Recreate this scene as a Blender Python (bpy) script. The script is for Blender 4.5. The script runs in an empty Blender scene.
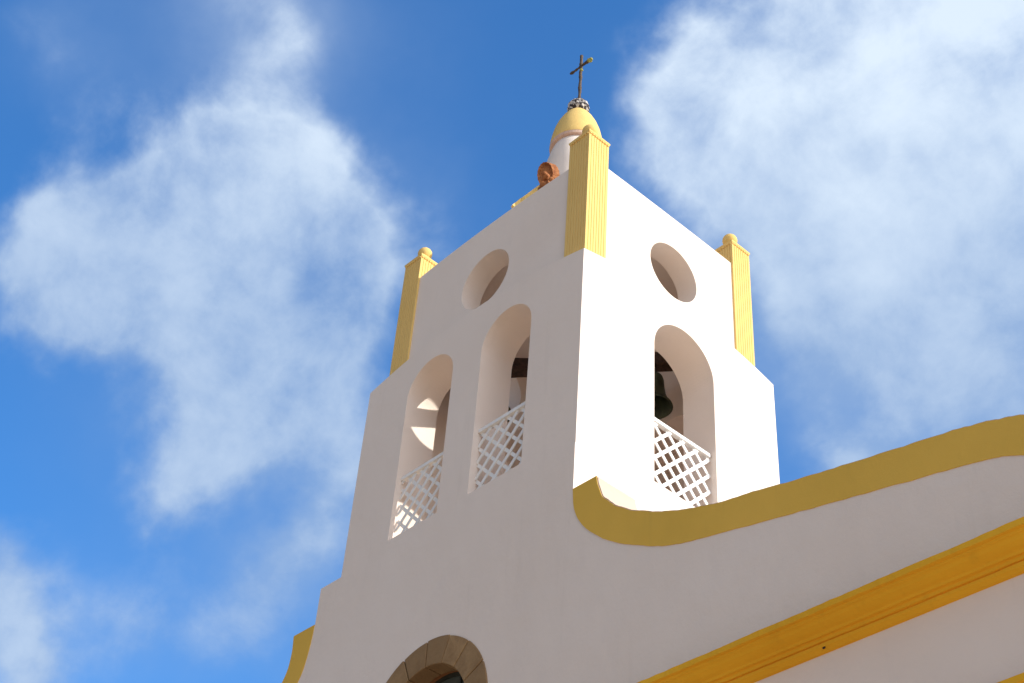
import bpy, bmesh, math, random
from mathutils import Vector, Matrix, noise
random.seed(7)
C = bpy.context.scene
COL = C.collection
R = math.radians
PI = math.pi

# ------------------------------------------------------------------ camera
cam = bpy.data.cameras.new('camera')
cam.sensor_width = 36.0
cam.lens = 1504.43 / 1024 * 36.0
cam.clip_end = 6000
co = bpy.data.objects.new('camera', cam); COL.objects.link(co)
rx = (0.68100419, 0.72963783, 0.06214443)
uy = (0.44568212, -0.480316, 0.75542305)
fz = (-0.5810342, 0.4867496, 0.65228374)
m = Matrix(((rx[0], uy[0], -fz[0], 9.1854), (rx[1], uy[1], -fz[1], -8.6752), (rx[2], uy[2], -fz[2], -9.532), (0, 0, 0, 1)))
co.matrix_world = m
C.camera = co

# ------------------------------------------------------------------ light
SUN = Vector((1, .498, .612)).normalized()
SUN_EL = math.asin(SUN.z); SUN_ROT = math.atan2(SUN.x, SUN.y)
sl = bpy.data.lights.new('sun', 'SUN'); sl.energy = 5.0; sl.angle = R(.5); sl.color = (1, .94, .84)
so = bpy.data.objects.new('sun', sl); COL.objects.link(so)
so.rotation_euler = SUN.to_track_quat('Z', 'Y').to_euler()
C.view_settings.view_transform = 'Standard'; C.view_settings.look = 'None'
C.view_settings.gamma = 1; C.view_settings.use_curve_mapping = False
C.view_settings.exposure = -0.03
C.cycles.max_bounces = 16; C.cycles.diffuse_bounces = 12
C.cycles.use_denoising = True

# ------------------------------------------------------------------ sky with clouds (directions in the world)
CLOUDS = [(-0.7097, 0.2532, 0.6574, 0.0432, 0.8), (-0.7389, 0.2378, 0.6305, 0.0332, 0.8), (-0.6601, 0.2797, 0.6972, 0.0565, 0.9), (-0.6154, 0.3053, 0.7267, 0.0299, 0.6), (-0.7218, 0.2084, 0.66, 0.0233, 0.5), (-0.6905, 0.2341, 0.6844, 0.0299, 0.6), (-0.6553, 0.2664, 0.7069, 0.0266, 0.5), (-0.611, 0.3459, 0.7121, 0.0266, 0.6), (-0.6232, 0.3861, 0.6801, 0.0266, 0.6), (-0.7433, 0.2465, 0.6218, 0.0299, 0.6), (-0.6222, 0.3391, 0.7056, 0.0465, 0.8), (-0.6954, 0.307, 0.6498, 0.0598, 0.9), (-0.6851, 0.3591, 0.6338, 0.0532, 1), (-0.72, 0.3155, 0.6181, 0.0465, 0.8), (-0.6431, 0.3791, 0.6654, 0.0399, 0.7), (-0.7158, 0.3651, 0.5953, 0.0399, 0.85), (-0.7407, 0.3659, 0.5635, 0.0299, 0.8), (-0.5731, 0.2643, 0.7757, 0.0332, 0.5), (-0.6361, 0.4092, 0.6542, 0.0399, 0.6), (-0.7082, 0.4465, 0.5469, 0.0299, 0.65), (-0.7383, 0.4489, 0.5034, 0.0332, 0.6), (-0.6888, 0.4289, 0.5845, 0.0266, 0.6), (-0.7672, 0.4322, 0.4739, 0.0299, 0.35), (-0.8251, 0.3049, 0.4756, 0.0299, 0.9), (-0.8324, 0.3285, 0.4463, 0.0299, 1), (-0.8188, 0.2835, 0.4992, 0.0266, 0.6), (-0.6482, 0.1627, 0.7439, 0.0332, 0.25), (-0.5996, 0.3896, 0.699, 0.0399, 0.45), (-0.7878, 0.3776, 0.4867, 0.0266, 0.3), (-0.699, 0.1863, 0.6904, 0.0266, 0.3), (-0.5213, 0.347, 0.7796, 0.0199, 0.2), (-0.4482, 0.4875, 0.7493, 0.0299, 0.4), (-0.6424, 0.3506, 0.6815, 0.0665, 0.25), (-0.7111, 0.3508, 0.6093, 0.0731, 0.05), (-0.7825, 0.3801, 0.4931, 0.0465, 0.2), (-0.7062, 0.4491, 0.5473, 0.0399, 0.35), (-0.4025, 0.4762, 0.7819, 0.0366, 0.8), (-0.4066, 0.5188, 0.752, 0.0598, 0.9), (-0.326, 0.5422, 0.7745, 0.0864, 1.1), (-0.2774, 0.6149, 0.7382, 0.0997, 1.2), (-0.3801, 0.5844, 0.717, 0.0665, 0.55), (-0.3261, 0.6525, 0.684, 0.0798, 0.45), (-0.3677, 0.6804, 0.6339, 0.0798, 0.4), (-0.3925, 0.6261, 0.6737, 0.0532, 0.35), (-0.3646, 0.7198, 0.5907, 0.0532, 0.35), (-0.4479, 0.667, 0.5954, 0.0332, 0.55), (-0.4708, 0.6591, 0.5864, 0.0186, 0.6), (-0.409, 0.6712, 0.6183, 0.0399, 0.15), (-0.4454, 0.5229, 0.7268, 0.0332, 0.5), (-0.435, 0.5691, 0.6978, 0.0399, 0.4), (-0.4334, 0.6052, 0.6677, 0.0399, 0.2), (-0.2038, 0.5978, 0.7753, 0.0997, 1)]
VEIL = [(-0.3592, 0.6712, 0.6484, 0.0798, 0.8), (-0.3627, 0.6208, 0.695, 0.0665, 0.7), (-0.3646, 0.7198, 0.5907, 0.0665, 0.8), (-0.3805, 0.566, 0.7313, 0.0598, 0.5), (-0.4417, 0.5573, 0.7031, 0.0399, 0.45), (-0.4347, 0.6622, 0.6103, 0.0399, 0.5), (-0.7177, 0.4628, 0.5203, 0.0399, 0.55), (-0.7636, 0.4322, 0.4798, 0.0399, 0.4), (-0.6978, 0.4105, 0.587, 0.0399, 0.4), (-0.7878, 0.3776, 0.4867, 0.0332, 0.2), (-0.6518, 0.1659, 0.74, 0.0233, 0.2), (-0.8242, 0.3258, 0.4632, 0.0332, 0.3), (-0.5861, 0.2596, 0.7675, 0.0598, 0.45), (-0.6079, 0.3796, 0.6974, 0.0399, 0.35), (-0.7351, 0.3144, 0.6007, 0.0532, 0.25)]
w = bpy.data.worlds.new('World'); C.world = w; w.use_nodes = True
nt = w.node_tree; nt.nodes.clear()
def N(t, **k):
    n = nt.nodes.new(t)
    for a, b in k.items(): setattr(n, a, b)
    return n
def L(a, b): nt.links.new(a, b)
def MA(op, a, b=None, c=None):
    n = N('ShaderNodeMath', operation=op)
    for i, v in enumerate((a, b, c)):
        if v is None: continue
        if isinstance(v, (int, float)): n.inputs[i].default_value = v
        else: L(v, n.inputs[i])
    return n.outputs[0]
def VM(op, a, b=None, out=0):
    n = N('ShaderNodeVectorMath', operation=op)
    for i, v in enumerate((a, b)):
        if v is None: continue
        if isinstance(v, (tuple, list)): n.inputs[i].default_value = v
        else: L(v, n.inputs[i])
    return n.outputs[out]
def NOISE(vec, sc, det, rough, dist=0.0):
    n = N('ShaderNodeTexNoise'); L(vec, n.inputs['Vector'])
    n.inputs['Scale'].default_value = sc; n.inputs['Detail'].default_value = det
    n.inputs['Roughness'].default_value = rough; n.inputs['Distortion'].default_value = dist
    return n
def RANGE(v, a, b, c=0.0, d=1.0, smooth=True):
    n = N('ShaderNodeMapRange'); n.interpolation_type = 'SMOOTHSTEP' if smooth else 'LINEAR'
    L(v, n.inputs['Value'])
    for k, x in zip(('From Min', 'From Max', 'To Min', 'To Max'), (a, b, c, d)): n.inputs[k].default_value = x
    return n.outputs[0]
tc = N('ShaderNodeTexCoord'); D0 = tc.outputs['Generated']
warp = NOISE(D0, 7.0, 5, .55)
wv = VM('SUBTRACT', warp.outputs['Color'], (.5, .5, .5))
sc_ = N('ShaderNodeVectorMath', operation='SCALE'); L(wv, sc_.inputs[0]); sc_.inputs['Scale'].default_value = .12
D = VM('NORMALIZE', VM('ADD', D0, sc_.outputs[0]))
tot = None
for x, y, z, s, wt in CLOUDS:
    dt = VM('DOT_PRODUCT', D, (x, y, z), out=1)
    e = MA('MULTIPLY', MA('SUBTRACT', dt, 1.0), 1.0 / (s * s * .62))
    g = MA('MULTIPLY', MA('EXPONENT', e), wt)
    tot = g if tot is None else MA('ADD', tot, g)
# elsewhere in the sky: unseen clouds added as neutral light for the walls, kept off the part described above
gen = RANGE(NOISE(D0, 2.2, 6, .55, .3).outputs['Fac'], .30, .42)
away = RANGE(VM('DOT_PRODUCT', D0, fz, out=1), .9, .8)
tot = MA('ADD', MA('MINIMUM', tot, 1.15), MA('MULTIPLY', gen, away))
n1 = NOISE(D0, 12.0, 10, .57, .2).outputs['Fac']
n2 = NOISE(D0, 26.0, 7, .62, .2).outputs['Fac']
nn = MA('ADD', MA('MULTIPLY', MA('SUBTRACT', n1, .5), 1.6), MA('MULTIPLY', MA('SUBTRACT', n2, .5), .42))
dens = MA('ADD', tot, MA('MULTIPLY', nn, RANGE(tot, -.25, .5)))
alpha = RANGE(dens, .2, 1.3)
alpha = MA('MULTIPLY', alpha, .92)
# thin even veil of high cloud
vt = None
for x, y, z, s, wt in VEIL:
    g = MA('MULTIPLY', MA('EXPONENT', MA('MULTIPLY', MA('SUBTRACT', VM('DOT_PRODUCT', D, (x, y, z), out=1), 1.0), 1.0 / (s * s))), wt)
    vt = g if vt is None else MA('ADD', vt, g)
n3 = NOISE(D0, 8.0, 6, .5, .2).outputs['Fac']
veil = MA('MULTIPLY', MA('MINIMUM', vt, 1.0), RANGE(n3, .3, .65, .55, 1.0))
veil = MA('MULTIPLY', veil, .74)
alpha = MA('SUBTRACT', 1.0, MA('MULTIPLY', MA('SUBTRACT', 1.0, alpha), MA('SUBTRACT', 1.0, veil)))
sky = N('ShaderNodeTexSky'); sky.sky_type = 'NISHITA'; sky.sun_disc = False
sky.sun_elevation = SUN_EL; sky.sun_rotation = SUN_ROT
sky.air_density = 1.0; sky.dust_density = 0.2; sky.ozone_density = 1.5
# cloud tone: white where thick and high in the sky, blue-grey in thinner lower parts
sepz = N('ShaderNodeSeparateXYZ'); L(D0, sepz.inputs[0])
tone = MA('ADD', RANGE(dens, .3, 1.7, 0, .30), RANGE(sepz.outputs[2], .63, .80, 0, .72))
tone = MA('ADD', tone, MA('ADD', MA('MULTIPLY', MA('SUBTRACT', n1, .5), .7), MA('MULTIPLY', MA('SUBTRACT', n2, .5), .3)))
mixc = N('ShaderNodeMix', data_type='RGBA'); mixc.clamp_factor = True
L(tone, mixc.inputs[0]); mixc.inputs[6].default_value = (3.25, 4.7, 7.2, 1); mixc.inputs[7].default_value = (7.9, 9.1, 10.4, 1)
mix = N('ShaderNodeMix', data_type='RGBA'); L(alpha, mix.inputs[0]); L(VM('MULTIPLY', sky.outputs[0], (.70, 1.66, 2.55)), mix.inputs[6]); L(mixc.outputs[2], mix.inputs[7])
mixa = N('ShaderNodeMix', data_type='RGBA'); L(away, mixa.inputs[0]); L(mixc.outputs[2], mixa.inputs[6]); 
fill_glow = RANGE(VM('DOT_PRODUCT', D0, Vector((.94, .02, .34)).normalized()[:], out=1), .45, 1.0, 1.0, 26.0)  # unseen bright patch of sky, added to brighten the arch jambs
acol = N('ShaderNodeVectorMath', operation='SCALE'); acol.inputs[0].default_value = (.88, .86, .84); L(fill_glow, acol.inputs['Scale'])
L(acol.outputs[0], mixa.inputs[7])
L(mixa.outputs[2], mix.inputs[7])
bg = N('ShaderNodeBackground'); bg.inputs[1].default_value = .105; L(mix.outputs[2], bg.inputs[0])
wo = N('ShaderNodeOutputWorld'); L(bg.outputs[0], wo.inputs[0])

# ------------------------------------------------------------------ materials
class Mat:
    def __init__(s, name, rough=.85):
        s.m = bpy.data.materials.new(name); s.m.use_nodes = True; s.t = s.m.node_tree
        s.b = s.t.nodes['Principled BSDF']; s.b.inputs['Roughness'].default_value = rough
        s.b.inputs['Specular IOR Level'].default_value = .25
        s.c = s.t.nodes.new('ShaderNodeTexCoord').outputs['Object']
    def n(s, t, **k):
        x = s.t.nodes.new(t)
        for a, b in k.items(): setattr(x, a, b)
        return x
    def l(s, a, b): s.t.links.new(a, b)
    def noise(s, sc, det=5, rough=.6, scale=(1, 1, 1), dist=0):
        mp = s.n('ShaderNodeMapping'); mp.inputs['Scale'].default_value = scale; s.l(s.c, mp.inputs[0])
        x = s.n('ShaderNodeTexNoise'); s.l(mp.outputs[0], x.inputs['Vector'])
        x.inputs['Scale'].default_value = sc; x.inputs['Detail'].default_value = det; x.inputs['Roughness'].default_value = rough
        x.inputs['Distortion'].default_value = dist
        return x.outputs['Fac']
    def rng(s, v, a, b, c=0, d=1):
        x = s.n('ShaderNodeMapRange'); s.l(v, x.inputs[0])
        for i, q in enumerate((a, b, c, d)): x.inputs[1 + i].default_value = q
        return x.outputs[0]
    def mix(s, f, a, b):
        x = s.n('ShaderNodeMix', data_type='RGBA')
        if isinstance(f, float): x.inputs[0].default_value = f
        else: s.l(f, x.inputs[0])
        for i, v in ((6, a), (7, b)):
            if isinstance(v, tuple): x.inputs[i].default_value = v + (1,)
            else: s.l(v, x.inputs[i])
        return x.outputs[2]
    def mul(s, a, b):
        x = s.n('ShaderNodeMath', operation='MULTIPLY')
        for i, v in enumerate((a, b)):
            if isinstance(v, float): x.inputs[i].default_value = v
            else: s.l(v, x.inputs[i])
        return x.outputs[0]
    def color(s, v):
        if isinstance(v, tuple): s.b.inputs['Base Color'].default_value = v + (1,)
        else: s.l(v, s.b.inputs['Base Color'])
    def bump(s, v, st, dist, bev=0):
        x = s.n('ShaderNodeBump'); x.inputs['Strength'].default_value = st; x.inputs['Distance'].default_value = dist
        s.l(v, x.inputs['Height']); s.l(x.outputs[0], s.b.inputs['Normal'])
        if bev:
            y = s.n('ShaderNodeBevel'); y.samples = 4; y.inputs['Radius'].default_value = bev; s.l(y.outputs[0], x.inputs['Normal'])
    def add(s, a, b):
        x = s.n('ShaderNodeMath', operation='ADD'); s.l(a, x.inputs[0]); s.l(b, x.inputs[1]); return x.outputs[0]

def plaster(name, base, warm, streak, amt=1.0, bev=0):
    M = Mat(name, .9)
    big = M.noise(.55, 4, .55)
    col = M.mix(M.rng(big, .35, .7), base, warm)
    st = M.noise(5, 5, .65, (1, 1, .09))
    col = M.mix(M.rng(st, .58, .85, 0, .16 * amt), col, streak)
    sp = M.noise(38, 3, .7)
    col = M.mix(M.rng(sp, .68, .80, 0, .22 * amt), col, streak)
    M.color(col)
    h = M.add(M.mul(M.noise(3.0, 4, .5), 1.0), M.mul(M.noise(60, 4, .7), .12))
    M.bump(h, .6, .022, bev)
    return M.m
WHITE = plaster('white_lime_plaster', (.84, .74, .665), (.81, .705, .625), (.55, .48, .41), 1.3)
CREAM = plaster('cream_coping_plaster', (.58, .44, .355), (.60, .47, .385), (.48, .37, .28))
OCHRE = plaster('ochre_yellow_paint', (.78, .49, .09), (.70, .44, .075), (.36, .24, .07), 1.2)
YELL = plaster('pale_yellow_paint', (.80, .56, .20), (.75, .51, .175), (.42, .30, .11), 1.2)
ORANGE = plaster('orange_ochre_moulding_paint', (.88, .47, .03), (.76, .38, .02), (.36, .16, .02), 1.6)
def simple(name, a, b, sc=8, rough=.8, metal=0, bump=.3, bd=.01):
    M = Mat(name, rough); M.b.inputs['Metallic'].default_value = metal
    f = M.noise(sc, 6, .65); M.color(M.mix(M.rng(f, .35, .65), a, b)); M.bump(f, bump, bd); return M.m
PAINTW = simple('white_painted_wood', (.88, .88, .87), (.80, .79, .77), 14, .6)
BEAM = simple('dark_old_timber', (.035, .022, .016), (.09, .05, .035), 20, .8, 0, .6)
BRONZE = simple('weathered_bronze', (.055, .06, .045), (.10, .12, .07), 9, .5, .7, .3)
IRON = simple('rusty_wrought_iron', (.07, .055, .045), (.16, .12, .09), 30, .8, .3, .5)
LICHEN = simple('yellow_lichen', (.30, .32, .08), (.42, .38, .12), 60, .9)
TERRA = simple('terracotta', (.24, .075, .025), (.50, .21, .08), 16, .8, 0, .6)
PINK = simple('bare_pinkish_render', (.62, .42, .33), (.70, .52, .42), 10, .9)
FRAME = simple('dark_window_frame', (.03, .035, .03), (.05, .05, .04), 10, .5)
DARKIN = simple('dark_room_plaster', (.12, .11, .10), (.15, .14, .12), 3, .9)
ROOF = simple('clay_tile_roof', (.36, .17, .10), (.45, .24, .14), 12, .9)
ROCK = simple('pavement_stone', (.50, .37, .25), (.58, .44, .30), 1.5, .9)
def stone_mat():
    M = Mat('brown_volcanic_sandstone', .9)
    g = M.n('ShaderNodeNewGeometry'); f = M.noise(4.5, 8, .65, dist=.4); f2 = M.noise(45, 4, .7)
    col = M.mix(M.rng(f, .3, .7), (.24, .14, .065), (.46, .30, .15))
    col = M.mix(M.mul(g.outputs['Random Per Island'], .7), col, (.24, .15, .075))
    col = M.mix(M.rng(f2, .55, .75, 0, .4), col, (.16, .09, .05))
    M.color(col); M.bump(M.add(M.mul(f, 1.0), M.mul(f2, .25)), .7, .02); return M.m
STONE = stone_mat()
def reveal_mat():
    M = Mat('red_brown_stone_reveal', .9); f = M.noise(7, 8, .65)
    M.color(M.mix(M.rng(f, .35, .65), (.20, .075, .028), (.30, .14, .06))); M.bump(f, .6, .02); return M.m
REVEAL = reveal_mat()
def pebble_mat():
    M = Mat('black_and_white_pebble_mosaic', .7)
    v = M.n('ShaderNodeTexVoronoi'); v.inputs['Scale'].default_value = 26; M.l(M.c, v.inputs['Vector'])
    r = M.n('ShaderNodeSeparateColor'); M.l(v.outputs['Color'], r.inputs[0])
    M.color(M.mix(M.rng(r.outputs[0], .45, .6), (.05, .04, .045), (.60, .57, .54)))
    M.bump(v.outputs['Distance'], -.9, .03); return M.m
PEBBLE = pebble_mat()
def glass_mat():
    M = Mat('old_window_glass', .12); M.b.inputs['Specular IOR Level'].default_value = .6
    f = M.noise(2.5, 3, .5); M.color(M.mix(M.rng(f, .3, .7), (.07, .085, .08), (.12, .14, .13))); M.bump(f, .15, .01); return M.m
GLASS = glass_mat()

# ------------------------------------------------------------------ helpers
def link(name, me, mat=None, parent=None):
    o = bpy.data.objects.new(name, me); COL.objects.link(o)
    if mat: me.materials.append(mat)
    if parent:
        o.parent = parent; acc = Vector((0, 0, 0)); p = parent
        while p: acc += p.location; p = p.parent
        o.location = -acc
    return o
def from_bm(name, bm, mat, parent=None, smooth=False):
    bmesh.ops.recalc_face_normals(bm, faces=bm.faces)
    me = bpy.data.meshes.new(name); bm.to_mesh(me); bm.free()
    if smooth:
        for p in me.polygons: p.use_smooth = True
    else:
        for p in me.polygons: p.use_smooth = False
    return link(name, me, mat, parent)
def thing(name, label, cat, loc, group=None):
    o = bpy.data.objects.new(name, None); COL.objects.link(o); o.location = loc
    o['label'] = label; o['category'] = cat
    if group: o['group'] = group
    bpy.context.view_layer.update()
    return o
def box(bm, x0, x1, y0, y1, z0, z1):
    vs = [bm.verts.new((x, y, z)) for z in (z0, z1) for x, y in ((x0, y0), (x1, y0), (x1, y1), (x0, y1))]
    for f in ((0, 1, 2, 3), (4, 5, 6, 7), (0, 1, 5, 4), (1, 2, 6, 5), (2, 3, 7, 6), (3, 0, 4, 7)): bm.faces.new([vs[i] for i in f])
def slab(outer, holes, depth, place):
    """flat outline with holes, given thickness; place(u, v, w) -> world point, w from 0 to depth"""
    cu = bpy.data.curves.new('tmp', 'CURVE'); cu.dimensions = '2D'; cu.fill_mode = 'BOTH'; cu.extrude = .5
    for pts in [outer] + holes:
        sp = cu.splines.new('POLY'); sp.points.add(len(pts) - 1); sp.use_cyclic_u = True
        for i, (a, b) in enumerate(pts): sp.points[i].co = (a, b, 0, 1)
    o = bpy.data.objects.new('tmp', cu); COL.objects.link(o); bpy.context.view_layer.update()
    dg = bpy.context.evaluated_depsgraph_get()
    me = bpy.data.meshes.new_from_object(o.evaluated_get(dg)); bpy.data.objects.remove(o)
    bm = bmesh.new(); bm.from_mesh(me); bpy.data.meshes.remove(me)
    bmesh.ops.remove_doubles(bm, verts=bm.verts, dist=1e-5)
    for v in bm.verts: v.co = Vector(place(v.co.x, v.co.y, (v.co.z + .5) * depth))
    return bm
def join(a, b):
    me = bpy.data.meshes.new('t'); b.to_mesh(me); b.free(); a.from_mesh(me); bpy.data.meshes.remove(me); return a
def arch(cx, zs, r, z0, n=40):
    return [(cx + r, z0)] + [(cx + r * math.cos(t * PI / n), zs + r * math.sin(t * PI / n)) for t in range(n + 1)] + [(cx - r, z0)]
def circ(cx, cz, r, n=64): return [(cx + r * math.cos(2 * PI * t / n), cz + r * math.sin(2 * PI * t / n)) for t in range(n)]
def lathe(bm, prof, c, n=48, caps=True):
    rings = []
    for r, z in prof:
        rings.append([bm.verts.new((c[0] + r * math.cos(2 * PI * k / n), c[1] + r * math.sin(2 * PI * k / n), c[2] + z)) for k in range(n)])
    for a, b in zip(rings, rings[1:]):
        for k in range(n): bm.faces.new((a[k], a[(k + 1) % n], b[(k + 1) % n], b[k]))
    if caps: bm.faces.new(rings[0]); bm.faces.new(rings[-1])
def bar(bm, p, q, w, h, up=(0, 0, 1)):
    p, q = Vector(p), Vector(q); d = (q - p).normalized(); s = d.cross(Vector(up)).normalized(); u = s.cross(d)
    vs = [bm.verts.new(e + s * a * w / 2 + u * b * h / 2) for e in (p, q) for a, b in ((-1, -1), (1, -1), (1, 1), (-1, 1))]
    for f in ((0, 1, 2, 3), (4, 5, 6, 7), (0, 1, 5, 4), (1, 2, 6, 5), (2, 3, 7, 6), (3, 0, 4, 7)): bm.faces.new([vs[i] for i in f])
def smooth_curve(pts, k=6):
    out = []
    P = [pts[0]] + pts + [pts[-1]]
    for i in range(1, len(P) - 2):
        a, b, c, d = P[i - 1], P[i], P[i + 1], P[i + 2]
        for j in range(k):
            t = j / k
            out.append(tuple(.5 * ((2 * b[n]) + (-a[n] + c[n]) * t + (2 * a[n] - 5 * b[n] + 4 * c[n] - d[n]) * t * t + (-a[n] + 3 * b[n] - 3 * c[n] + d[n]) * t ** 3) for n in (0, 1)))
    return out + [pts[-1]]
def wobble(pts, amp, seed=0.0):
    return [(x + amp * noise.noise((x * 5, z * 5, seed)), z + amp * noise.noise((x * 5, z * 5, seed + 9)) + amp * .5 * noise.noise((x * 17, z * 17, seed + 5))) for x, z in pts]

# ------------------------------------------------------------------ ground
GZ = -11.1
W, DP, TH = 4.0, 3.44, .5
FY = -.007
bm = bmesh.new(); box(bm, -2500, 2500, -2500, 2500, GZ - .5, GZ)
g = from_bm('ground', bm, simple('sandy_earth', (.40, .31, .22), (.48, .38, .28), .2, .95)); g['kind'] = 'structure'
bm = bmesh.new(); box(bm, -14, 24, -22, FY - .15, GZ - .3, GZ + .004)
g = from_bm('plaza_pavement', bm, ROCK); g['kind'] = 'structure'

# ------------------------------------------------------------------ bell tower
tower = thing('bell_tower', 'white church bell tower with arched openings, round oculi and yellow fluted corner posts', 'bell tower', (-2, 1.71, GZ))
# belfry lower tier
SILL = .15
fr_holes = lambda: [arch(-2.70, 2.275, .44, SILL), arch(-1.29, 2.255, .44, SILL)]
H1 = 2.855
fp = lambda y0: (lambda u, v, w_: (u, y0 + w_, v))
sp_ = lambda x0: (lambda u, v, w_: (x0 - w_, u, v))
rect = lambda a, b, c, d: [(a, c), (b, c), (b, d), (a, d)]
bm = slab(rect(-W, 0, 0, H1), fr_holes(), TH, fp(0))
join(bm, slab(rect(-W, 0, 0, H1), fr_holes(), TH, fp(DP - TH)))
sa = lambda: [arch(1.735, 2.15, .528, SILL)]
for a in ((-2.70, 2.275), (-1.29, 2.255)):   # the arches of the back wall are blind
    join(bm, slab(arch(a[0], a[1], .439, SILL + .001), [], .04, fp(DP - .06)))
join(bm, slab(rect(TH, DP - TH, 0, H1), sa(), TH, sp_(0)))
join(bm, slab(rect(TH, DP - TH, 0, H1), sa(), TH, sp_(-W + TH)))
# segmental crests on the four faces
def crest(a, b, rise, n=32):
    return [(a + (b - a) * t / n, H1 + rise * (1 - (2 * t / n - 1) ** 2)) for t in range(n + 1)]
join(bm, slab(crest(-W, 0, .235), [], .17, fp(0)))
join(bm, slab(crest(-W, 0, .235), [], .17, fp(DP - .17)))
join(bm, slab(crest(0.001, DP - .001, .215), [], .17, sp_(0)))
join(bm, slab(crest(0.001, DP - .001, .215), [], .17, sp_(-W + .17)))
from_bm('belfry_wall', bm, WHITE, tower)
# upper tier, set back
D1 = .183
def top_line(a, b, z, rise, n=24): return [(b - (b - a) * t / n, z + rise * (1 - (2 * t / n - 1) ** 2)) for t in range(n + 1)]
def up(a, b, z0, z, rise): return [(a, z0), (b, z0)] + top_line(a, b, z, rise)
z0 = H1 + .001
bm = slab(up(-W + D1, -D1, z0, 4.735, .075), [circ(-2.035, 3.79, .455)], TH - D1, fp(D1))
join(bm, slab(up(-W + D1, -D1, z0, 4.735, .075), [circ(-2.035, 3.79, .455)], TH - D1, fp(DP - TH)))
join(bm, slab(up(TH, DP - TH, z0, 4.78, .01), [circ(1.765, 3.805, .435)], TH - D1, sp_(-D1)))
join(bm, slab(up(TH, DP - TH, z0, 4.78, .01), [circ(1.765, 3.805, .435)], TH - D1, sp_(-W + TH)))
from_bm('parapet_wall', bm, WHITE, tower)
bm = bmesh.new(); box(bm, -W + TH, -TH, TH, DP - TH, 4.42, 4.6); from_bm('roof_slab', bm, WHITE, tower)
# base tier down to the ground, with the round-headed window
WX, WZ, RO, RI = -2.1, -2.58, 1.0, .70
bx0 = -4.387
hole = [(WX + RO, -4.6)] + [(WX + RO * math.cos(t * PI / 48), WZ + RO * math.sin(t * PI / 48)) for t in range(49)] + [(WX - RO, -4.6)]
bm = slab(rect(bx0, 0, GZ, 0), [hole], TH - FY, fp(FY))
q = bmesh.new(); box(q, bx0, 0, TH, 1.3, GZ, -5.2); box(q, bx0, 0, 1.3, DP, GZ, -.001); box(q, bx0, 0, TH, 1.3, -1.2, -.001)
box(q, bx0, -3.4, TH, 1.3, -5.2, -1.2); box(q, -.8, 0, TH, 1.3, -5.2, -1.2)
join(bm, q)
from_bm('base_wall', bm, WHITE, tower)
# window
win = bpy.data.objects.new('window', None); COL.objects.link(win); win.parent = tower
bm = bmesh.new()
edges = [0, 4, 26.6, 49.8, 70.4, 92, 114, 136, 158, 180]; edges = edges[:1] + edges[2:]
rr = random.Random(3)
for a0, a1 in zip(edges, edges[1:]):
    ga = .45
    n = 8; y0 = FY - .012 - rr.random() * .006
    ro = RO + .005 + rr.random() * .012
    pts = [(r_, a0 + ga + (a1 - a0 - 2 * ga) * t / n) for r_, rng_ in ((ro, range(n + 1)), (RI, range(n, -1, -1))) for t in rng_]
    P = [(WX + r_ * math.cos(R(a)), WZ + r_ * math.sin(R(a))) for r_, a in pts]
    join(bm, slab(P, [], .22, fp(y0)))
for s in (-1, 1):
    for k in range(4):
        a = WX + s * RI; b = WX + s * (RO + .004)
        join(bm, slab(rect(min(a, b), max(a, b), WZ - .5 * (k + 1) + .006, WZ - .5 * k - .006), [], .22, fp(FY - .012)))
bmesh.ops.bevel(bm, geom=[e for e in bm.edges if e.is_boundary is False and e.calc_face_angle(0) > 1], offset=.006, segments=1, affect='EDGES')
st = from_bm('stone_surround', bm, STONE, win)
rv = [(WX + (RI + .012) * c, WZ + (RI + .012) * s_) for c, s_ in [(math.cos(t * PI / 40), math.sin(t * PI / 40)) for t in range(41)]]
ro_ = [(WX + (RO - .01) * c, WZ + (RO - .01) * s_) for c, s_ in [(math.cos(t * PI / 40), math.sin(t * PI / 40)) for t in range(41)]]
poly = [(WX + RI + .012, -4.58)] + rv + [(WX - RI - .012, -4.58), (WX - RO + .01, -4.58)] + ro_[::-1] + [(WX + RO - .01, -4.58)]
bm = slab(poly, [], .33, fp(FY + .03))
from_bm('reveal', bm, REVEAL, win)
fo = [(WX + RI + .03, -4.55)] + [(WX + (RI + .03) * math.cos(t * PI / 40), WZ + (RI + .03) * math.sin(t * PI / 40)) for t in range(41)] + [(WX - RI - .03, -4.55)]
fi = [(WX + RI - .03, -4.5)] + [(WX + (RI - .03) * math.cos(t * PI / 40), WZ + (RI - .03) * math.sin(t * PI / 40)) for t in range(41)] + [(WX - RI + .03, -4.5)]
bm = slab(fo, [fi], .06, fp(.25))
for x in (WX - .24, WX + .24): q = bmesh.new(); box(q, x - .012, x + .012, .255, .295, -4.5, WZ + .66); join(bm, q)
for z in (-2.9, -3.6): q = bmesh.new(); box(q, WX - .69, WX + .69, .258, .292, z - .012, z + .012); join(bm, q)
from_bm('window_frame', bm, FRAME, win)
bm = slab(fi, [], .008, fp(.275)); from_bm('pane', bm, GLASS, win)

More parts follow.
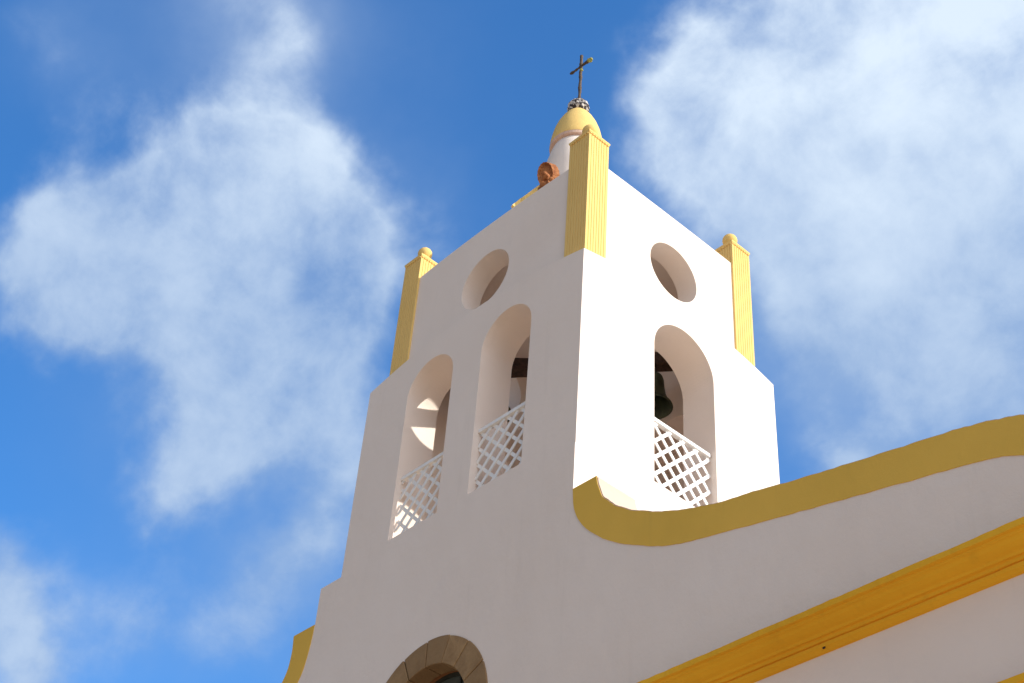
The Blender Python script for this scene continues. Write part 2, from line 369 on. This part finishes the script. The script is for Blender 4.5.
# corner posts: fluted shaft, moulded cap, ball
def fluted(x0, x1, y0, y1, n=8, gd=.0065, gw=.22):
    """square section with grooves on all four sides"""
    pts = []
    def side(p, q, inward):
        p, q, nrm = Vector(p), Vector(q), Vector(inward)
        e = (q - p) / n
        pts.append(tuple(p))
        for i in range(1, n):
            c = p + e * i
            h = e * gw / 2
            pts.extend([tuple(c - h), tuple(c - h * .6 + nrm * gd), tuple(c + h * .6 + nrm * gd), tuple(c + h)])
    side((x0, y0), (x1, y0), (0, 1)); side((x1, y0), (x1, y1), (-1, 0)); side((x1, y1), (x0, y1), (0, -1)); side((x0, y1), (x0, y0), (1, 0))
    return pts
ZT = 5.163; PW = .356; D0_ = .155
for px, py in ((-W + D0_, D0_), (-D0_ - PW, D0_), (-D0_ - PW, DP - D0_ - PW), (-W + D0_, DP - D0_ - PW)):
    cx, cy = px + PW / 2, py + PW / 2
    bm = slab(fluted(px, px + PW, py, py + PW), [], ZT - z0 + .25, lambda u, v, w_: (u, v, z0 - .25 + w_) if False else (u, v, z0 + .002 + w_ * (ZT - z0 - .002) / (ZT - z0 + .25)))
    for v in bm.verts: v.co.x += .004 * noise.noise(v.co * 3); v.co.y += .004 * noise.noise(v.co * 3 + Vector((5, 5, 5)))
    post = from_bm('corner_post', bm, YELL, tower)
    bm = bmesh.new()
    prof = [(PW / 2 + .004, -.03), (PW / 2 + .012, -.012), (PW / 2 + .012, .012), (PW / 2 - .01, .03), (.135, .06), (.09, .11), (.07, .16)]
    rings = [[bm.verts.new((cx + a * r_, cy + b * r_, ZT + z_ + .03)) for a, b in ((-1, -1), (1, -1), (1, 1), (-1, 1))] for r_, z_ in prof]
    for a, b in zip(rings, rings[1:]):
        for k in range(4): bm.faces.new((a[k], a[(k + 1) % 4], b[(k + 1) % 4], b[k]))
    bm.faces.new(rings[0]); bm.faces.new(rings[-1])
    # row of small dentils under the cap
    q = bmesh.new()
    for k in range(8):
        t = (k + .5) / 8 * PW
        for (ax, ay) in ((px + t, py - .006), (px + t, py + PW + .006), (px - .006, py + t), (px + PW + .006, py + t)):
            box(q, ax - .008, ax + .008, ay - .010, ay + .010, ZT - .024, ZT - .002)
    join(bm, q)
    cap = from_bm('post_cap', bm, YELL, post); cap.parent = post; cap.location = (0, 0, 0)
    bm = bmesh.new(); bmesh.ops.create_uvsphere(bm, u_segments=28, v_segments=18, radius=.105)
    for v in bm.verts: v.co += Vector((cx, cy, ZT + .27))
    b_ = from_bm('ball', bm, YELL, post, True); b_.location = (0, 0, 0)

# lattice screens in the six arches
def screen(x0, x1, z0_, z1_, place, seed):
    rr = random.Random(seed); bm = bmesh.new(); pitch = .162; wd = .044
    def strip(p, q, y):
        p, q = Vector(p), Vector(q); d = (q - p).normalized(); s = Vector((-d.y, d.x)) * wd / 2
        vs = [bm.verts.new(place(a.x, a.y, yy)) for yy in (y, y + .012) for a in (p - s, q - s, q + s, p + s)]
        for f in ((0, 1, 2, 3), (4, 5, 6, 7), (0, 1, 5, 4), (1, 2, 6, 5), (2, 3, 7, 6), (3, 0, 4, 7)): bm.faces.new([vs[i] for i in f])
    H = z1_ - z0_
    step = pitch * math.sqrt(2)
    for sgn, y in ((1, 0), (-1, .0135)):
        c = x0 - H - step * rr.random()
        while c < x1 + H:
            c += step * (1 + .015 * (rr.random() - .5))
            # line from (c, z0) rising with slope sgn
            if sgn > 0: a, b = (c, z0_), (c + H, z1_)
            else: a, b = (c + H, z0_), (c, z1_)
            # clip to x0..x1
            def clip(a, b):
                (ax, az), (bx, bz) = a, b
                if max(ax, bx) < x0 + .02 or min(ax, bx) > x1 - .02: return None
                f = lambda x: az + (bz - az) * (x - ax) / (bx - ax)
                pts = []
                for x, z in ((ax, az), (bx, bz)):
                    if x < x0: x, z = x0, f(x0)
                    if x > x1: x, z = x1, f(x1)
                    pts.append((x, z))
                return pts
            r_ = clip(a, b)
            if r_ and (Vector(r_[0]) - Vector(r_[1])).length > .05: strip(r_[0], r_[1], y)
    o = from_bm('lattice_screen', bm, PAINTW, tower)
    bm = bmesh.new()
    def rb(u0, u1, v0, v1, w0, w1):
        vs = [bm.verts.new(place(u, v, w_)) for w_ in (w0, w1) for u, v in ((u0, v0), (u1, v0), (u1, v1), (u0, v1))]
        for f in ((0, 1, 2, 3), (4, 5, 6, 7), (0, 1, 5, 4), (1, 2, 6, 5), (2, 3, 7, 6), (3, 0, 4, 7)): bm.faces.new([vs[i] for i in f])
    rb(x0, x1, z1_, z1_ + .045, -.018, .045)
    r2 = from_bm('rail', bm, PAINTW, o); r2.location = (0, 0, 0)
yo = .085
for sd, (a, b) in enumerate(((-3.135, -2.265), (-1.725, -.855))):
    screen(a, b, SILL + .005, 1.055, lambda u, v, w_: (u, yo + w_, v), sd)
screen(1.225, 2.245, SILL + .005, 1.075, lambda u, v, w_: (-yo - w_, u, v), 11)
screen(1.225, 2.245, SILL + .005, 1.075, lambda u, v, w_: (-W + yo + w_, u, v), 12)

# crossed beams carrying the bells
ZB = 3.25
cxy = Vector((-2, 1.71, ZB))
for i, (dx, dy) in enumerate(((1.5, 1.21), (1.5, -1.21))):
    d = Vector((dx, dy, 0)); bm = bmesh.new()
    zz = -i * .003
    bar(bm, cxy - d * 1.02 + Vector((0, 0, zz)), cxy + d * 1.02 + Vector((0, 0, zz)), .18, .19)
    bmesh.ops.subdivide_edges(bm, edges=[e for e in bm.edges if e.calc_length() > 2], cuts=24)
    for v in bm.verts: v.co += Vector((noise.noise(v.co * 4), noise.noise(v.co * 4 + Vector((3, 3, 3))), noise.noise(v.co * 4 + Vector((7, 1, 3))))) * .015
    from_bm('timber_beam', bm, BEAM, tower)

# lantern on the roof: tapering white drum, yellow domed cap
AX, AY = -2.035, 1.675
bm = bmesh.new(); lathe(bm, [(.47, 4.6), (.465, 5.4), (.46, 6.2), (.455, 6.8), (.435, 7.1), (.385, 7.32), (.33, 7.5)], (AX, AY, 0), 56)
lant = from_bm('lantern', bm, WHITE, tower, True)
bm = bmesh.new(); lathe(bm, [(.32, 7.43), (.40, 7.44), (.408, 7.485)], (AX, AY, 0), 56)
o = from_bm('rim_moulding', bm, PINK, lant, False); o.location = (0, 0, 0)
bm = bmesh.new(); lathe(bm, [(.40, 7.486), (.405, 7.51), (.398, 7.60), (.38, 7.72), (.352, 7.86), (.308, 8.0), (.25, 8.13), (.19, 8.235), (.14, 8.30)], (AX, AY, 0), 56)
o = from_bm('domed_cap', bm, YELL, lant, True); o.location = (0, 0, 0)
# yellow scroll coping beside the lantern
bm = bmesh.new()
A = Vector((-2.50, .95, 6.02)); B = Vector((-2.40, 1.50, 6.92))
E_ = B - A
bar(bm, A, B, .10, .05, up=(.9, -.35, 0))
q = bmesh.new(); bmesh.ops.create_uvsphere(q, u_segments=24, v_segments=14, radius=.13)
for v in q.verts: v.co = A + (B - A) * .10 + Vector((v.co.x * 1.1, v.co.y * .8, v.co.z)) + Vector((-.02, .12, .10))
join(bm, q); q = bmesh.new(); bmesh.ops.create_uvsphere(q, u_segments=20, v_segments=12, radius=.075)
for v in q.verts: v.co += A + (B - A) * .55 + Vector((-.03, .08, .08))
join(bm, q)
o = from_bm('scroll_coping', bm, YELL, lant); o.location = (0, 0, 0)

# ------------------------------------------------------------------ facade to the right of the tower
facade = thing('church_facade', 'white church facade wall with curved yellow bordered top beside the bell tower', 'church facade', (3.2, .2, GZ))
top = smooth_curve([(.347, -.60), (.358, -.70), (.392, -.80), (.455, -.92), (.56, -1.035), (.72, -1.17), (.93, -1.30), (1.18, -1.42), (1.42, -1.515), (1.64, -1.59), (1.9, -1.65), (2.25, -1.715), (2.61, -1.78), (3.03, -1.857), (3.49, -1.937), (3.88, -2.003), (4.2, -2.055), (4.44, -2.098), (4.6, -2.136), (4.76, -2.18), (4.94, -2.246), (5.2, -2.36), (5.5, -2.55), (5.75, -2.8), (5.9, -3.05)])
low = smooth_curve([(0.0, -.60), (.012, -.76), (.045, -.90), (.105, -1.03), (.20, -1.16), (.335, -1.30), (.51, -1.44), (.72, -1.575), (.95, -1.70), (1.15, -1.79), (1.36, -1.868), (1.585, -1.925), (2.1, -2.02), (2.587, -2.112), (3.0, -2.19), (3.4, -2.265), (3.78, -2.338), (4.15, -2.405), (4.383, -2.445), (4.61, -2.495), (4.741, -2.535), (4.879, -2.597), (5.05, -2.69), (5.25, -2.86), (5.4, -3.05)])
top = [(x, z - .018 * min(1, max(0, (x - 1.5) / 1.5))) for x, z in top]
topw = wobble(top, .014, 2.0)
topw[0] = (.347, -.60)
outer = [(0.0, GZ)] + [(0.0, -.603)] + topw + [(5.9, GZ)]
bm = slab(outer[::-1], [], .54 - FY, fp(FY))
wall = from_bm('facade_wall', bm, WHITE, facade)
# cream coping skin on top of the curve, following it
bm = bmesh.new(); pv = None
for i, (x, z) in enumerate(topw):
    a = topw[max(i - 1, 0)]; b = topw[min(i + 1, len(topw) - 1)]
    t = Vector((b[0] - a[0], b[1] - a[1])).normalized(); nx, nz = -t.y, t.x
    if nz < 0: nx, nz = -nx, -nz
    ring = [bm.verts.new((x + nx * h, yy, z + nz * h)) for h, yy in ((.001, FY + .004), (.012, FY + .004), (.012, .54), (.001, .54))]
    if pv:
        for k in range(4): bm.faces.new((pv[k], pv[(k + 1) % 4], ring[(k + 1) % 4], ring[k]))
    else: bm.faces.new(ring)
    pv = ring
bm.faces.new(pv)
from_bm('coping', bm, CREAM, facade)
# yellow border band on the face
low = [(x, z - .010 * min(1, max(0, (x - 1.5) / 1.5))) for x, z in low]
band = topw + wobble(low, .009, 6.0)[::-1]
band[-1] = (0.0, -.60)
bm = slab([(x, z) for x, z in band], [], .007, fp(FY - .007)); from_bm('border_band', bm, OCHRE, facade)
# cornices
def cornice(name, x0, x1, zt, prof, mat, parent, seed):
    """prof: (projection, height below the top); run along x with slightly uneven hand-made edges"""
    bm = bmesh.new(); n = 160; pv = None
    for i in range(n + 1):
        x = x0 + (x1 - x0) * i / n
        ring = []
        for k, (p, h) in enumerate(prof):
            j = .004 * noise.noise((x * 2.2, k * 3.1, seed)) + .0025 * noise.noise((x * 11, k * 2.1, seed))
            ring.append(bm.verts.new((x, FY - p - (j if p > 0 else 0), zt - h + (j if p > 0 else 0))))
        if pv:
            for k in range(len(prof)): bm.faces.new((pv[k], pv[(k + 1) % len(prof)], ring[(k + 1) % len(prof)], ring[k]))
        else: bm.faces.new(ring)
        pv = ring
    bm.faces.new(pv)
    return from_bm(name, bm, mat, parent)
prof = [(-.1, 0), (.275, .003), (.28, .058), (.250, .062), (.246, .080), (.225, .088), (.205, .108), (.165, .130), (.130, .142), (.118, .160), (.092, .160), (.085, .190), (.062, .190), (.070, .200), (.064, .225), (.045, .235), (.03, .245), (0, .25), (-.1, .25)]
cornice('cornice', -.45, 6.15, -3.315, prof, ORANGE, facade, 1.0)
prof2 = [(-.1, 0), (.12, .004), (.125, .06), (.10, .07), (.08, .10), (.05, .12), (.03, .16), (0, .165), (-.1, .165)]
cornice('lower_cornice', -.45, 6.15, -4.37, prof2, ORANGE, facade, 4.0)
for x, z, y in ((1.93, -3.553, FY - .062), (2.98, -3.551, FY - .062)):
    bm = bmesh.new(); bmesh.ops.create_icosphere(bm, subdivisions=2, radius=.011)
    for v in bm.verts: v.co = Vector((x + v.co.x * 1.4, y + v.co.y * .5, z + v.co.z))
    from_bm('weep_hole', bm, BEAM, facade)
# nave behind
bm = bmesh.new(); box(bm, 0.005, 5.6, .545, 18, GZ, -3.2); from_bm('nave_wall', bm, WHITE, facade)
bm = bmesh.new(); box(bm, 0.006, 5.5, .55, 17.9, -3.199, -3.1); from_bm('nave_roof', bm, simple('pale_roof_render', (.70, .63, .54), (.78, .71, .62), 3, .9), facade)

# ------------------------------------------------------------------ curved buttress wall on the left
but = thing('buttress_wall', 'low curved white wall edged in ochre yellow left of the tower base', 'wall', (-5, .2, GZ))
lt = smooth_curve([(-4.80, -.50), (-4.79, -.64), (-4.785, -.78), (-4.80, -.93), (-4.86, -1.06), (-4.97, -1.20), (-5.15, -1.36), (-5.4, -1.50), (-5.8, -1.66), (-6.4, -1.8), (-7.0, -1.95)])
ll = smooth_curve([(-4.389, -.50), (-4.405, -.72), (-4.435, -.90), (-4.48, -1.08), (-4.56, -1.23), (-4.68, -1.40), (-4.9, -1.60), (-5.2, -1.80), (-5.6, -1.98), (-6.2, -2.15), (-7.0, -2.3)])
lt = wobble(lt, .006, 12.0); lt[0] = (-4.80, -.50)
bm = slab([(-4.389, -.50)] + lt + [(-7.0, GZ), (-4.389, GZ)], [], .5, fp(FY)); from_bm('wall_body', bm, WHITE, but)
bm = slab(lt + ll[::-1], [], .007, fp(FY - .007)); from_bm('border_band', bm, OCHRE, but)

# ------------------------------------------------------------------ bells
def bell(c, label, s=1.0):
    t = thing('bell', label, 'bell', (c.x, c.y, c.z), 'bells hung from the crossed timber beams')
    prof = [(.02, -.10), (.09, -.11), (.135, -.145), (.15, -.20), (.158, -.32), (.175, -.44), (.21, -.54), (.255, -.60), (.265, -.63), (.25, -.635), (.225, -.60), (.19, -.52), (.155, -.42), (.14, -.25), (.10, -.16), (.02, -.15)]
    bm = bmesh.new(); lathe(bm, [(a * s, b * s) for a, b in prof], c, 40); from_bm('bell_body', bm, BRONZE, t, True)
    bm = bmesh.new(); bar(bm, c + Vector((0, 0, -.11 * s)), c + Vector((0, 0, .02)), .05, .08, up=(1, 0, 0)); from_bm('hanger', bm, IRON, t)
    bm = bmesh.new(); lathe(bm, [(.012, -.15), (.012, -.5), (.04, -.54), (.045, -.60), (.02, -.64)], c, 16); from_bm('clapper', bm, IRON, t, True)
u1 = Vector((.78, .626, 0))
bell(cxy + u1 * 1.10 - Vector((0, 0, .13)), 'dark bronze bell seen through the sunlit side arch, under the beam', 1.0)
bell(cxy - u1 * .98 - Vector((0, 0, .13)), 'dark bell barely visible above the lattice of the front arch nearer the tower corner', 1.0)

# ------------------------------------------------------------------ finial with cross
fin = thing('finial_cross', 'thin rusty iron cross on a pebbled stone ball atop the yellow dome', 'cross', (AX, AY, 8.30))
bm = bmesh.new(); bmesh.ops.create_icosphere(bm, subdivisions=5, radius=.17)
for v in bm.verts:
    n_ = v.co.normalized(); v.co *= 1 + .10 * (noise.noise(v.co * 26) - .1); v.co.z *= .9; v.co += Vector((AX, AY, 8.44))
from_bm('stone_ball', bm, PEBBLE, fin, True)
def rod(name, p, q, r_, parent, mat=IRON, n=22):
    bm = bmesh.new(); p, q = Vector(p), Vector(q); d = (q - p); s = d.normalized().orthogonal(); t = d.normalized().cross(s)
    rings = []
    for i in range(n + 1):
        c = p + d * i / n
        rad = r_ * (1 + .55 * noise.noise(c * 21))
        c = c + s * .006 * noise.noise(c * 9) + t * .006 * noise.noise(c * 9 + Vector((4, 4, 4)))
        rings.append([bm.verts.new(c + s * rad * math.cos(k * PI / 4) + t * rad * math.sin(k * PI / 4)) for k in range(8)])
    for a, b in zip(rings, rings[1:]):
        for k in range(8): bm.faces.new((a[k], a[(k + 1) % 8], b[(k + 1) % 8], b[k]))
    bm.faces.new(rings[0]); bm.faces.new(rings[-1])
    return from_bm(name, bm, mat, parent, True)
rod('cross_upright', (AX + .01, AY, 8.55), (AX + .015, AY, 9.72), .017, fin)
arm = rod('cross_arm', (AX - .23, AY, 9.475), (AX + .21, AY, 9.44), .015, fin)
def clump(c, r_):
    bm = bmesh.new(); bmesh.ops.create_icosphere(bm, subdivisions=3, radius=r_)
    for v in bm.verts: v.co *= 1 + .45 * noise.noise(v.co * 30 + Vector(c)); v.co += Vector(c)
    o = from_bm('lichen_growth', bm, LICHEN, arm, True); o.location = (0, 0, 0)
clump((AX + .20, AY, 9.445), .036); clump((AX + .235, AY, 9.45), .026); clump((AX + .03, AY - .01, 9.34), .026)

# ------------------------------------------------------------------ terracotta shell ornament on the parapet
she = thing('shell_ornament', 'small terracotta scallop shell ornament standing on the white parapet left of the tall corner post', 'ornament', (-1.1, .33, 4.8))
bm = bmesh.new()
ax_n = Vector((-.30, -1, -.30)).normalized(); ux = Vector((1, .25, 0)).normalized(); uz = ux.cross(ax_n) * -1
if uz.z < 0: uz = -uz
cc = Vector((-1.10, .33, 5.19)); n = 96; fr_ = []; bk = []; mid = []
for k in range(n):
    a = 2 * PI * k / n; sc = 1 + .05 * abs(math.sin(a * 9))
    p = ux * (.115 * math.cos(a) * sc) + uz * (.205 * math.sin(a) * sc)
    fr_.append(bm.verts.new(cc + p + ax_n * .05)); bk.append(bm.verts.new(cc + p * .94 - ax_n * .06)); mid.append(bm.verts.new(cc + p * (.80 + .04 * math.sin(a * 18)) + ax_n * .02))
ctr = bm.verts.new(cc + ax_n * .03 - uz * .05)
for k in range(n):
    j = (k + 1) % n
    bm.faces.new((fr_[k], fr_[j], mid[j], mid[k])); bm.faces.new((mid[k], mid[j], ctr)); bm.faces.new((fr_[k], fr_[j], bk[j], bk[k]))
bm.faces.new(bk)
from_bm('shell', bm, TERRA, she)
bm = bmesh.new()
for c, r_ in (((-1.06, .24, 5.06), .06), ((-1.10, .26, 4.93), .055), ((-1.0, .30, 4.99), .04)):
    q = bmesh.new(); bmesh.ops.create_icosphere(q, subdivisions=3, radius=r_)
    for v in q.verts: v.co += Vector(c) + v.co * .3 * noise.noise(v.co * 20 + Vector(c))
    join(bm, q)
q = bmesh.new(); box(q, -1.2, -1.0, .25, .42, 4.79, 4.95); join(bm, q)
from_bm('shell_foot', bm, TERRA, she, False)
